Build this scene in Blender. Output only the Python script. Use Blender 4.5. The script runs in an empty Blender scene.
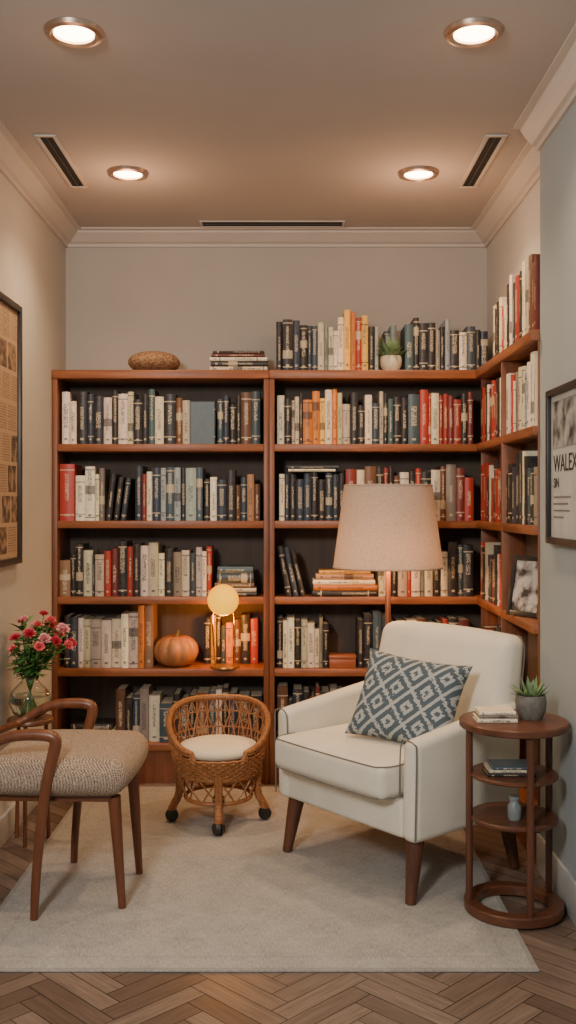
import bpy, bmesh, math, random
from mathutils import Vector, Matrix, Euler
random.seed(7)
C = bpy.context.scene.collection
PI = math.pi
EYE = 1.3

# ------------------------------------------------------------------ node helpers
def new_mat(name):
    m = bpy.data.materials.new(name); m.use_nodes = True
    nt = m.node_tree
    b = nt.nodes['Principled BSDF']
    return m, nt, b
def N(nt, t, **kw):
    n = nt.nodes.new(t)
    for k, v in kw.items():
        setattr(n, k, v)
    return n
def math_n(nt, op, a, b=None, clamp=False):
    n = nt.nodes.new('ShaderNodeMath'); n.operation = op; n.use_clamp = clamp
    for i, v in enumerate((a, b)):
        if v is None: continue
        if isinstance(v, (int, float)): n.inputs[i].default_value = v
        else: nt.links.new(v, n.inputs[i])
    return n.outputs[0]
def mixc(nt, f, a, b, mode='MIX'):
    n = nt.nodes.new('ShaderNodeMix'); n.data_type = 'RGBA'; n.blend_type = mode
    def s(sock, v):
        if isinstance(v, (int, float)): sock.default_value = v
        elif isinstance(v, tuple): sock.default_value = (v[0], v[1], v[2], 1)
        else: nt.links.new(v, sock)
    s(n.inputs[0], f); s(n.inputs[6], a); s(n.inputs[7], b)
    return n.outputs[2]
def texco(nt, which='Object', scale=(1, 1, 1), rot=(0, 0, 0)):
    t = nt.nodes.new('ShaderNodeTexCoord'); m = nt.nodes.new('ShaderNodeMapping')
    m.inputs['Scale'].default_value = scale; m.inputs['Rotation'].default_value = rot
    nt.links.new(t.outputs[which], m.inputs[0]); return m.outputs[0]
def noise(nt, vec, scale, detail=3, rough=.5):
    n = nt.nodes.new('ShaderNodeTexNoise'); n.inputs['Scale'].default_value = scale
    n.inputs['Detail'].default_value = detail; n.inputs['Roughness'].default_value = rough
    nt.links.new(vec, n.inputs['Vector']); return n.outputs['Fac']
def ramp(nt, fac, stops):
    r = nt.nodes.new('ShaderNodeValToRGB')
    els = r.color_ramp.elements
    while len(els) < len(stops): els.new(.5)
    for e, (p, c) in zip(els, stops):
        e.position = p; e.color = (c[0], c[1], c[2], 1)
    nt.links.new(fac, r.inputs[0]); return r.outputs[0]
def bump(nt, b, h, strength=.2, dist=.002):
    n = nt.nodes.new('ShaderNodeBump'); n.inputs['Strength'].default_value = strength
    n.inputs['Distance'].default_value = dist
    nt.links.new(h, n.inputs['Height']); nt.links.new(n.outputs[0], b.inputs['Normal'])

def m_plain(name, col, rough=.6, var=.12, nscale=30, bmp=.0, metallic=0, vecscale=(1, 1, 1)):
    m, nt, b = new_mat(name)
    v = texco(nt, 'Object', vecscale)
    f = noise(nt, v, nscale)
    c = ramp(nt, f, [(.3, tuple(x * (1 - var) for x in col)), (.7, tuple(min(1, x * (1 + var)) for x in col))])
    nt.links.new(c, b.inputs['Base Color'])
    b.inputs['Roughness'].default_value = rough; b.inputs['Metallic'].default_value = metallic
    if bmp: bump(nt, b, f, bmp)
    return m
def m_wood(name, dark, light, axis='x', rough=.42, scale=1):
    m, nt, b = new_mat(name)
    sc = {'x': (1.6, 22, 22), 'y': (22, 1.6, 22), 'z': (22, 22, 1.6)}[axis]
    v = texco(nt, 'Object', tuple(s * scale for s in sc))
    f = noise(nt, v, 1.6, 6, .62)
    c = ramp(nt, f, [(.28, dark), (.52, tuple((a + c2) / 2 for a, c2 in zip(dark, light))), (.75, light)])
    nt.links.new(c, b.inputs['Base Color']); b.inputs['Roughness'].default_value = rough
    bump(nt, b, f, .12, .001)
    return m
def m_fabric(name, col, var=.1, scale=260, bmp=.35, rough=.95):
    m, nt, b = new_mat(name)
    v = texco(nt)
    f = noise(nt, v, scale, 2); g = noise(nt, v, 9, 3)
    mx = math_n(nt, 'ADD', math_n(nt, 'MULTIPLY', f, .6), math_n(nt, 'MULTIPLY', g, .4))
    c = ramp(nt, mx, [(.35, tuple(x * (1 - var) for x in col)), (.65, tuple(min(1, x * (1 + var)) for x in col))])
    nt.links.new(c, b.inputs['Base Color']); b.inputs['Roughness'].default_value = rough
    bump(nt, b, f, bmp, .001)
    return m
def m_emit(name, col, strength):
    m, nt, b = new_mat(name)
    b.inputs['Base Color'].default_value = (*col, 1)
    b.inputs['Emission Color'].default_value = (*col, 1)
    b.inputs['Emission Strength'].default_value = strength
    return m

# ------------------------------------------------------------------ mesh helpers
def link(o):
    C.objects.link(o); return o
def obj_from_bm(name, bm, mats, parent=None, smooth=True, angle=40, loc=(0, 0, 0), rot=(0, 0, 0)):
    bmesh.ops.recalc_face_normals(bm, faces=bm.faces)
    me = bpy.data.meshes.new(name)
    bm.to_mesh(me); bm.free()
    if not isinstance(mats, (list, tuple)): mats = [mats]
    for m in mats: me.materials.append(m)
    if smooth:
        me.polygons.foreach_set('use_smooth', [True] * len(me.polygons))
        me.set_sharp_from_angle(angle=math.radians(angle))
    o = bpy.data.objects.new(name, me); link(o)
    o.location = loc; o.rotation_euler = rot
    if parent: o.parent = parent
    return o
def thing(name, label, cat, loc=(0, 0, 0), rotz=0, group=None):
    e = bpy.data.objects.new(name, None); e.empty_display_size = .1; link(e)
    e.location = loc; e.rotation_euler = (0, 0, rotz)
    tag(e, label, cat, group); return e
def tag(o, label, cat, group=None):
    o['label'] = label; o['category'] = cat
    if group: o['group'] = group
def structure(o):
    o['kind'] = 'structure'; return o
def add_box(bm, lo, hi, bev=0, seg=2, mi=0):
    ret = bmesh.ops.create_cube(bm, size=1)
    vs = ret['verts']
    for v in vs:
        v.co = Vector([(lo[i] + hi[i]) / 2 + v.co[i] * (hi[i] - lo[i]) for i in range(3)])
    fs = set(f for v in vs for f in v.link_faces)
    for f in fs: f.material_index = mi
    if bev > 0:
        es = list(set(e for v in vs for e in v.link_edges))
        r = bmesh.ops.bevel(bm, geom=es, offset=bev, segments=seg, profile=.5, affect='EDGES', clamp_overlap=True)
        for f in r['faces']: f.material_index = mi
def box(name, lo, hi, mat, parent=None, bev=0, seg=2):
    bm = bmesh.new(); add_box(bm, lo, hi, bev, seg)
    return obj_from_bm(name, bm, mat, parent, smooth=bev > 0)
def add_lathe(bm, prof, seg=32, center=(0, 0, 0), mi=0, cap=True):
    rings = []
    for r, z in prof:
        if r < 1e-6:
            rings.append([bm.verts.new((center[0], center[1], center[2] + z))])
        else:
            rings.append([bm.verts.new((center[0] + r * math.cos(2 * PI * i / seg), center[1] + r * math.sin(2 * PI * i / seg), center[2] + z)) for i in range(seg)])
    for a, b in zip(rings, rings[1:]):
        for i in range(seg):
            j = (i + 1) % seg
            if len(a) == 1 and len(b) == 1: continue
            if len(a) == 1: f = bm.faces.new((a[0], b[j], b[i]))
            elif len(b) == 1: f = bm.faces.new((a[i], a[j], b[0]))
            else: f = bm.faces.new((a[i], a[j], b[j], b[i]))
            f.material_index = mi
    if cap:
        for r in (rings[0], rings[-1]):
            if len(r) > 1:
                f = bm.faces.new(r); f.material_index = mi
def lathe(name, prof, mat, parent=None, seg=32, center=(0, 0, 0), cap=True, angle=40):
    bm = bmesh.new(); add_lathe(bm, prof, seg, center, cap=cap)
    bmesh.ops.remove_doubles(bm, verts=bm.verts, dist=1e-6)
    return obj_from_bm(name, bm, mat, parent, angle=angle)
def smooth_path(pts, n=8, closed=False):
    P = [Vector(p) for p in pts]; out = []
    m = len(P)
    rng = range(m) if closed else range(m - 1)
    for i in rng:
        if closed: p0, p1, p2, p3 = P[(i - 1) % m], P[i], P[(i + 1) % m], P[(i + 2) % m]
        else: p0, p1, p2, p3 = P[max(i - 1, 0)], P[i], P[i + 1], P[min(i + 2, m - 1)]
        for k in range(n):
            t = k / n
            out.append(.5 * ((2 * p1) + (-p0 + p2) * t + (2 * p0 - 5 * p1 + 4 * p2 - p3) * t * t + (-p0 + 3 * p1 - 3 * p2 + p3) * t ** 3))
    if not closed: out.append(P[-1])
    return out
def add_tube(bm, pts, rad, seg=8, closed=False, mi=0, squash=1.0, up=None):
    P = [Vector(p) for p in pts]; n = len(P)
    rings = []; prev = None
    for i in range(n):
        if closed: t = P[(i + 1) % n] - P[i - 1]
        else: t = P[min(i + 1, n - 1)] - P[max(i - 1, 0)]
        t.normalize()
        if up is not None: nn = Vector(up)
        elif prev is None: nn = Vector((0, 0, 1)) if abs(t.z) < .9 else Vector((1, 0, 0))
        else: nn = prev
        nn = nn - t * nn.dot(t)
        if nn.length < 1e-5: nn = Vector((1, 0, 0)) - t * t.x
        nn.normalize(); prev = nn; bb = t.cross(nn)
        r = rad(i / (n - 1)) if callable(rad) else rad
        rings.append([bm.verts.new(P[i] + nn * (r * squash * math.cos(2 * PI * k / seg)) + bb * (r * math.sin(2 * PI * k / seg))) for k in range(seg)])
    rr = range(n) if closed else range(n - 1)
    for i in rr:
        a = rings[i]; b = rings[(i + 1) % n]
        for k in range(seg):
            j = (k + 1) % seg
            f = bm.faces.new((a[k], a[j], b[j], b[k])); f.material_index = mi
    if not closed:
        for r in (rings[0], rings[-1]):
            f = bm.faces.new(r); f.material_index = mi
def tube(name, pts, rad, mat, parent=None, seg=10, closed=False, squash=1.0, up=None):
    bm = bmesh.new(); add_tube(bm, pts, rad, seg, closed, 0, squash, up)
    return obj_from_bm(name, bm, mat, parent, angle=60)
def soft_box(name, lo, hi, mat, parent=None, bev=.03, puff=.0, cuts=6, shear=None):
    """Rounded upholstered block, slightly puffed on the faces."""
    bm = bmesh.new(); add_box(bm, lo, hi, bev, 5)
    c = Vector([(a + b) / 2 for a, b in zip(lo, hi)]); h = Vector([(b - a) / 2 for a, b in zip(lo, hi)])
    if puff:
        es = list(set(e for e in bm.edges if e.calc_length() > min(h) * .6))
        bmesh.ops.subdivide_edges(bm, edges=es, cuts=cuts, use_grid_fill=True)
        for v in bm.verts:
            d = v.co - c
            q = [max(-1, min(1, d[i] / h[i])) for i in range(3)]
            w = [1 - q[i] ** 2 for i in range(3)]
            v.co += Vector((q[0] * w[1] * w[2], q[1] * w[0] * w[2], q[2] * w[0] * w[1])) * puff
    if shear:
        for v in bm.verts: v.co = shear(v.co)
    return obj_from_bm(name, bm, mat, parent, angle=80)

# ------------------------------------------------------------------ materials
M_wall = m_plain('wall_paint', (.48, .44, .385), .9, .03, 3, .03)
M_wall_side = m_plain('wall_paint_side', (.53, .51, .465), .9, .03, 3, .03)
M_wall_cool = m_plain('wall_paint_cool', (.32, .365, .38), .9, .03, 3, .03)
M_ceil = m_plain('ceiling_paint', (.46, .41, .375), .95, .03, 2)
M_trim = m_plain('trim_paint', (.56, .505, .445), .5, .03, 5)
M_base = m_plain('baseboard_paint', (.50, .525, .53), .5, .03, 5)
M_case_x = m_wood('bookcase_wood_h', (.13, .040, .014), (.38, .13, .045), 'x')
M_case_y = m_wood('bookcase_wood_d', (.13, .040, .014), (.38, .13, .045), 'y')
M_case_z = m_wood('bookcase_wood_v', (.10, .032, .013), (.28, .095, .036), 'z')
M_case_back = m_wood('bookcase_back', (.085, .060, .046), (.13, .09, .066), 'z', .7, .7)
M_teak = m_wood('teak', (.09, .029, .013), (.22, .077, .034), 'z', .35)
M_teak_x = m_wood('teak_h', (.08, .027, .012), (.20, .072, .032), 'x', .35)
M_leg = m_wood('chair_leg_wood', (.06, .022, .011), (.14, .052, .026), 'z', .4)
M_cream = m_fabric('cream_upholstery', (.70, .655, .55), .07)
M_pipe = m_fabric('charcoal_piping', (.16, .155, .14), .1)
M_black = m_plain('black_rubber', (.02, .02, .02), .4)
M_dark = m_plain('dark_slot', (.012, .011, .010), .8)
M_metal = m_plain('brushed_copper', (.50, .36, .28), .3, .05, 60, 0, .9)
M_wick = m_wood('rattan', (.19, .07, .024), (.46, .20, .075), 'z', .5, 3)
M_cush = m_fabric('ivory_cushion', (.76, .67, .50), .06)
M_green = m_plain('leaf_green', (.08, .20, .045), .5, .4, 25)
M_green2 = m_plain('leaf_grey_green', (.16, .26, .12), .5, .3, 25)
M_soil = m_plain('soil', (.03, .02, .015), 1, .3, 80, .5)
M_potgrey = m_plain('grey_ceramic', (.14, .135, .12), .6, .25, 60, .2)
M_potcream = m_plain('cream_ceramic', (.6, .52, .38), .5, .1, 30)
M_paper = m_plain('page_block', (.62, .52, .37), .9, .12, 4, 0, 0, (60, 1, 1))
M_brass = m_plain('aged_brass', (.45, .25, .08), .35, .1, 40, 0, .9)

def m_book():
    m, nt, b = new_mat('book_cover')
    oi = N(nt, 'ShaderNodeObjectInfo'); tc = N(nt, 'ShaderNodeTexCoord')
    sg = N(nt, 'ShaderNodeSeparateXYZ'); nt.links.new(tc.outputs['Generated'], sg.inputs[0])
    so = N(nt, 'ShaderNodeSeparateXYZ'); nt.links.new(tc.outputs['Object'], so.inputs[0])
    gx, gy, gz = sg.outputs; ox, oy, oz = so.outputs
    rnd = oi.outputs['Random']; col = oi.outputs['Color']
    bw = N(nt, 'ShaderNodeRGBToBW'); nt.links.new(col, bw.inputs[0])
    light = math_n(nt, 'GREATER_THAN', bw.outputs[0], .22)
    ink = mixc(nt, light, (.60, .50, .34), (.03, .028, .035))
    sp = math_n(nt, 'LESS_THAN', gy, .07)
    r2 = math_n(nt, 'FRACT', math_n(nt, 'MULTIPLY', rnd, 37.3))
    r3 = math_n(nt, 'FRACT', math_n(nt, 'MULTIPLY', rnd, 91.7))
    r4 = math_n(nt, 'FRACT', math_n(nt, 'MULTIPLY', rnd, 173.1))
    cv = N(nt, 'ShaderNodeCombineXYZ')
    nt.links.new(math_n(nt, 'MULTIPLY', ox, 330), cv.inputs[0])
    nt.links.new(math_n(nt, 'MULTIPLY', rnd, 90), cv.inputs[1])
    nt.links.new(math_n(nt, 'MULTIPLY', oz, 230), cv.inputs[2])
    nf = noise(nt, cv.outputs[0], 1.0, 1)
    tx = math_n(nt, 'GREATER_THAN', nf, .50)
    cx = math_n(nt, 'LESS_THAN', math_n(nt, 'ABSOLUTE', math_n(nt, 'SUBTRACT', gx, .5)), math_n(nt, 'ADD', .12, math_n(nt, 'MULTIPLY', r4, .15)))
    zc = math_n(nt, 'ADD', math_n(nt, 'MULTIPLY', r3, .22), .45)
    cz = math_n(nt, 'LESS_THAN', math_n(nt, 'ABSOLUTE', math_n(nt, 'SUBTRACT', gz, zc)), math_n(nt, 'ADD', .15, math_n(nt, 'MULTIPLY', r2, .14)))
    t = math_n(nt, 'MULTIPLY', math_n(nt, 'MULTIPLY', tx, cx), math_n(nt, 'MULTIPLY', cz, sp))
    mk = math_n(nt, 'MULTIPLY', math_n(nt, 'LESS_THAN', math_n(nt, 'ABSOLUTE', math_n(nt, 'SUBTRACT', gz, .1)), .02), math_n(nt, 'MULTIPLY', math_n(nt, 'LESS_THAN', math_n(nt, 'ABSOLUTE', math_n(nt, 'SUBTRACT', gx, .5)), .16), sp))
    ad = math_n(nt, 'ABSOLUTE', math_n(nt, 'SUBTRACT', math_n(nt, 'ABSOLUTE', math_n(nt, 'SUBTRACT', gz, .5)), math_n(nt, 'ADD', .32, math_n(nt, 'MULTIPLY', r2, .12))))
    bd = math_n(nt, 'MULTIPLY', math_n(nt, 'LESS_THAN', ad, .010), math_n(nt, 'MULTIPLY', sp, math_n(nt, 'GREATER_THAN', r3, .55)))
    f = math_n(nt, 'MAXIMUM', math_n(nt, 'MULTIPLY', t, .8), math_n(nt, 'MULTIPLY', math_n(nt, 'MAXIMUM', bd, mk), .8))
    lb = math_n(nt, 'LESS_THAN', math_n(nt, 'ABSOLUTE', math_n(nt, 'SUBTRACT', gz, math_n(nt, 'ADD', .25, math_n(nt, 'MULTIPLY', r4, .5)))), .08)
    lb = math_n(nt, 'MULTIPLY', math_n(nt, 'MULTIPLY', lb, sp), math_n(nt, 'GREATER_THAN', r2, .84))
    worn = noise(nt, texco(nt), 45, 5, .7)
    wf = math_n(nt, 'MULTIPLY', math_n(nt, 'SUBTRACT', worn, .38, True), 1.0, True)
    base = mixc(nt, wf, col, (.16, .11, .07))
    c1 = mixc(nt, math_n(nt, 'MULTIPLY', lb, .7), base, ink)
    c2 = mixc(nt, f, c1, ink)
    nt.links.new(c2, b.inputs['Base Color'])
    b.inputs['Roughness'].default_value = .42
    return m
M_book = m_book()

# ------------------------------------------------------------------ books
COL = dict(W=(.82, .73, .56), K=(.012, .014, .019), N=(.020, .042, .075), T=(.045, .095, .125), R=(.40, .032, .02),
           O=(.78, .24, .03), Y=(.88, .48, .09), B=(.15, .06, .026), G=(.28, .25, .20), L=(.34, .40, .40),
           P=(.44, .23, .12), M=(.16, .02, .02))
CNAME = dict(W='cream', K='black', N='navy blue', T='dark teal', R='red', O='orange', Y='mustard yellow',
             B='brown', G='grey', L='pale blue-grey', P='tan', M='maroon')
NB = 0
def make_book(t, h, d, code, group, where, loc, rot=(0, 0, 0), kind='hardcover book'):
    global NB
    NB += 1
    bm = bmesh.new()
    th = min(.003, t * .15); bul = min(.005, t * .2)
    outer = [(-t / 2, d), (-t / 2, .002)]
    for k in range(1, 6):
        a = k / 6
        outer.append((-t / 2 + t * a, -bul * math.sin(PI * a) + .001))
    outer += [(t / 2, .002), (t / 2, d)]
    inner = [(t / 2 - th, d), (t / 2 - th, .004), (-t / 2 + th, .004), (-t / 2 + th, d)]
    def ring(z): return [bm.verts.new((x, y + bul, z)) for x, y in outer], [bm.verts.new((x, y + bul, z)) for x, y in inner]
    o0, i0 = ring(0); o1, i1 = ring(h)
    lo, li = o0 + i0, o1 + i1
    n = len(lo)
    for k in range(n):
        j = (k + 1) % n
        bm.faces.new((lo[k], lo[j], li[j], li[k]))
    for o_, i_ in ((o0, i0), (o1, i1)):
        bm.faces.new([o_[0], o_[1], i_[2], i_[3]])
        bm.faces.new([o_[-2], o_[-1], i_[0], i_[1]])
        bm.faces.new(o_[1:-1] + [i_[1], i_[2]])
    add_box(bm, (-t / 2 + th, .004 + bul, .004), (t / 2 - th, d - .004, h - .004), mi=1)
    o = obj_from_bm('book', bm, [M_book, M_paper], smooth=True, angle=35, loc=loc, rot=rot)
    c = COL[code.upper()]; j = random.uniform(.62, 1.2)
    o.color = (min(1, c[0] * j), min(1, c[1] * j * random.uniform(.93, 1.07)), min(1, c[2] * j * random.uniform(.88, 1.12)), 1)
    tag(o, f'{CNAME[code.upper()]} {kind} {where}', 'book', group)
    return o
S = .00465
def wx(px): return (px - 288) * S
Z_TOP, Z1, Z2, Z3, Z4, Z5 = 1.928, 1.584, 1.226, .872, .537, .189
def fill(x0, x1, codes, h0, h1, z, group, where, yf=4.672, depth=.17, side=False):
    ws = [(1.0 if c.isupper() else .6) * random.uniform(.62, 1.42) for c in codes]
    tot = sum(ws); span = x1 - x0; x = x0
    for c, w in zip(codes, ws):
        t = span * w / tot
        h = random.uniform(h0, h1)
        if random.random() < .2: h *= .88
        dy = random.uniform(0, .020)
        if side:
            make_book(t - .0012, h, depth, c, group, where, (yf + min(dy, .01) * .5, x + t / 2, z + .0005), (0, 0, -PI / 2))
        else:
            make_book(t - .0012, h, depth + random.uniform(-.02, .02), c, group, where, (x + t / 2, yf + dy, z + .0005))
        x += t
def fpx(a, b, codes, h0, h1, z, group, where='standing on a wooden bookcase shelf', **k):
    fill(wx(a), wx(b), codes, h0 * S, h1 * S, z, group, where, **k)
def stack(xc, yf, z, specs, group, where, depth=.15):
    for code, t, l, off in specs:
        make_book(t - .0006, l, depth, code, group, where, (xc + off - l / 2, yf, z + t / 2), (0, PI / 2, 0))
        z += t
    return z
def lean(xb, t, h, ang, z, code, group, yf=4.672, d=.16):
    lift = t / 2 * abs(math.sin(ang))
    make_book(t, h, d, code, group, 'leaning on a wooden bookcase shelf', (xb, yf, z + lift + .0005), (0, ang, 0))

# left case
g = 'books on the first shelf of the wide bookcase'
fpx(60, 189, 'WWKNKWKWWKKTWKBW', 46, 57, Z1, g)
make_book(.022, .2, .115, 'T', g, 'face-out on a wooden bookcase shelf', (wx(190), 4.70, Z1 + .0005), (0, 0, PI / 2)).location.x = wx(190) + .117
fpx(217, 260, 'TNKKBT', 44, 55, Z1, g)
g = 'books on the second shelf of the wide bookcase'
fpx(58, 73, 'R', 57, 58, Z2, g)
fpx(74, 103, 'WWwG', 50, 57, Z2, g)
lean(wx(107.5), .026, .22, .10, Z2, 'K', g); lean(wx(115), .024, .205, .12, Z2, 'K', g); lean(wx(122), .022, .20, .13, Z2, 'N', g)
fpx(133.5, 151, 'NrW', 44, 56, Z2, g)
fpx(151, 202, 'NLTLNLT', 53, 54, Z2, g)
fpx(203, 260, 'KWNKBNPB', 40, 52, Z2, g)
g = 'books on the third shelf of the wide bookcase'
fpx(58, 69, 'P', 36, 37, Z3, g)
fpx(69, 211, 'KKWkWRMKRKWWWKGWNWWR', 42, 58, Z3, g)
stack(wx(235), 4.67, Z3, [('K', .022, .20, 0), ('W', .018, .19, .003), ('B', .024, .185, -.004), ('N', .045, .17, 0), ('T', .030, .165, 0)], g, 'lying in a stack on a bookcase shelf')
g = 'books on the fourth shelf of the wide bookcase'
fpx(62, 76, 'KN', 50, 56, Z4, g)
fpx(76, 120, 'WWGWW', 46, 52, Z4, g)
fpx(120, 137, 'WW', 54, 57, Z4, g)
fpx(137, 152, 'OP', 61, 64, Z4, g)
fpx(201, 208, 'K', 50, 54, Z4, g, yf=4.80, depth=.12)
fpx(208, 257, 'YKTOBKR', 42, 54, Z4, g, yf=4.80, depth=.12)
g = 'books on the fifth shelf of the wide bookcase'
stack(wx(90), 4.67, Z5, [('N', .03, .21, 0), ('W', .025, .2, .005), ('K', .03, .19, 0)], g, 'lying in a stack on a bookcase shelf')
fpx(114, 262, 'BKNGWTKNKBTWKNBK', 44, 56, Z5, g)
# right case
g = 'books on top of the tall bookcase'
wh = 'standing on top of the wooden bookcase'
fpx(276, 300, 'KKN', 49, 52, Z_TOP, g, wh)
fpx(300, 338, 'KNTWLWW', 44, 55, Z_TOP, g, wh)
fpx(338, 369, 'WYORY', 54, 62, Z_TOP, g, wh)
fpx(369, 379, 'KL', 42, 46, Z_TOP, g, wh)
fpx(387, 400, 'TL', 48, 53, Z_TOP, g, wh, yf=4.79, depth=.14)
fpx(406, 437, 'TKKK', 48, 54, Z_TOP, g, wh)
fpx(437, 490, 'GKLKWTKN', 40, 52, Z_TOP, g, wh)
g = 'books on the first shelf of the tall bookcase'
fpx(277, 303, 'WKwWK', 44, 52, Z1, g)
fpx(303, 320, 'OO', 50, 54, Z1, g)
fpx(320, 351, 'YWoWW', 46, 56, Z1, g)
fpx(351, 402, 'KKWNWkTK', 42, 54, Z1, g)
fpx(402, 421, 'KT', 45, 52, Z1, g)
fpx(421, 475, 'RrWRRMRKM', 48, 56, Z1, g)
g = 'books on the second shelf of the tall bookcase'
fpx(279, 345, 'WNKNNKKNNK', 46, 49, Z2, g)
stack(wx(312), 4.67, Z2 + 49.5 * S, [('W', .012, .22, 0), ('N', .016, .24, .005)], g, 'lying across upright books on a shelf')
fpx(346, 384, 'RWBK', 50, 55, Z2, g)
fpx(384, 475, 'RKBWKRKWBGMR', 46, 57, Z2, g)
g = 'books on the third shelf of the tall bookcase'
lean(wx(289), .026, .235, -.18, Z3, 'K', g); lean(wx(296), .024, .23, -.20, Z3, 'N', g); lean(wx(303), .022, .22, -.22, Z3, 'K', g)
stack(wx(345), 4.67, Z3, [('K', .028, .30, 0), ('O', .028, .30, .004), ('W', .022, .29, -.003), ('P', .028, .27, 0), ('Y', .016, .24, .0)], g, 'lying in a stack on a bookcase shelf')
fpx(379, 412, 'WWKWR', 45, 56, Z3, g)
fpx(412, 475, 'WLWKWKTK', 44, 57, Z3, g)
g = 'books on the fourth shelf of the tall bookcase'
fpx(277, 329, 'KWWKWWWGK', 44, 52, Z4, g)
fpx(358, 382, 'KKT', 48, 56, Z4, g)
fpx(382, 471, 'NKRWBKTRKM', 44, 56, Z4, g)
g = 'books on the lowest shelf of the tall bookcase'
fpx(277, 352, 'BKNKBMKGBK', 46, 57, Z5, g)
# side case
def srow(y0, y1, codes, h0, h1, z, g, wh='standing on the side bookcase shelf'):
    fill(y0, y1, codes, h0, h1, z, g, wh, yf=.884, depth=.085, side=True)
g = 'books on top of the side bookcase'
srow(3.58, 4.08, 'MMBWWKRKWwK', .24, .295, Z_TOP, g, 'standing on top of the side bookcase')
srow(4.08, 4.36, 'WRWKKW', .21, .26, Z_TOP, g, 'standing on top of the side bookcase')
for z, a, b, nm in ((Z1, 'WWWLWWGWRW', 'RWKRRMWKRK', 'first'), (Z2, 'GKTKWNKNKK', 'RMRRKRWKRR', 'second')):
    g = f'books on the {nm} shelf of the side bookcase'
    srow(3.592, 4.08, a, .21, .285, z, g); srow(4.115, 4.63, b, .21, .28, z, g)
g = 'books on the third shelf of the side bookcase'
srow(4.115, 4.63, 'WRWKRKNWKR', .2, .27, Z3, g)
g = 'books on the fourth shelf of the side bookcase'
srow(4.115, 4.63, 'KRNKWRKB', .2, .26, Z4, g)

# ------------------------------------------------------------------ bookcases
def bookcase(name, label, x0, x1, y0, y1, side=False, open_end=False):
    e = thing(name, label, 'bookcase', ((x0 + x1) / 2, (y0 + y1) / 2, 0))
    cx, cy = (x0 + x1) / 2, (y0 + y1) / 2
    X0, X1, Y0, Y1 = x0 - cx, x1 - cx, y0 - cy, y1 - cy
    T = .024
    H = Z_TOP
    mh = M_case_y if side else M_case_x
    if not side:
        box('side_panel', (X0, Y0, 0), (X0 + T, Y1, H - .04), M_case_z, e, .002)
        box('side_panel', (X1 - (.006 if open_end else T), Y0, 0), (X1, Y1, H - .04), M_case_z, e, .002)
        box('back_panel', (X0 + T, Y1 - .012, .02), (X1 - T, Y1 - .002, H - .04), M_case_back, e)
        box('top_board', (X0, Y0 - .006, H - .04), (X1, Y1, H), mh, e, .003)
        for z in (Z1, Z2, Z3, Z4, Z5):
            box('shelf', (X0 + T, Y0 + .002, z - .034), (X1 - T, Y1 - .012, z), mh, e, .002)
        box('plinth', (X0 + T, Y0 + .02, 0), (X1 - T, Y0 + .04, Z5 - .034), M_case_z, e)
    else:
        ym = 4.10 - cy
        for k, (a, b) in enumerate(((Y0, Y0 + .012), (ym - T / 2, ym + T / 2), (Y1 - .010, Y1))):
            box('upright_panel', (X0 + (0 if k == 1 else .02), a, 0), (X1, b, H - .04), M_case_z, e, .002)
        box('back_panel', (X1 - .008, Y0 + .012, .02), (X1 - .001, Y1 - .010, H - .04), M_case_back, e)
        box('top_board', (X0 - .004, Y0, H - .04), (X1, Y1, H), mh, e, .003)
        for z in (Z1, Z2, Z3, Z4, Z5):
            for a, b in ((Y0 + .0005, ym - T / 2), (ym + T / 2, Y1)):
                box('shelf', (X0 + .001, a, z - .034), (X1 - .008, b, z), mh, e, .002)
        box('plinth', (X0 + .02, Y0 + T, 0), (X0 + .035, Y1 - T, Z5 - .034), M_case_z, e)
    return e
bookcase('bookcase', 'wide reddish-brown wooden bookcase full of books against the rear wall', -1.097, -.089, 4.65, 4.945)
bookcase('bookcase', 'tall reddish-brown wooden bookcase behind the floor lamp', -.087, .978, 4.65, 4.945)
bookcase('bookcase', 'shallow wooden side bookcase filling the wall recess', .875, .979, 3.575, 4.643, True)

# ------------------------------------------------------------------ room shell
HC = 2.65
structure(box('wall_back', (-1.2, 4.95, 0), (1.15, 5.05, HC + .1), M_wall))
structure(box('wall_left', (-1.2, -.6, 0), (-1.10, 4.95, HC + .1), M_wall_side))
structure(box('wall_right_recess', (.985, 3.57, 0), (1.15, 4.95, HC + .1), M_wall_side))
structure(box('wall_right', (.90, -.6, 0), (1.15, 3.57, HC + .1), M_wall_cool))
structure(box('ceiling', (-1.10, -.6, HC), (.985, 4.95, HC + .1), M_ceil))

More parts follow.
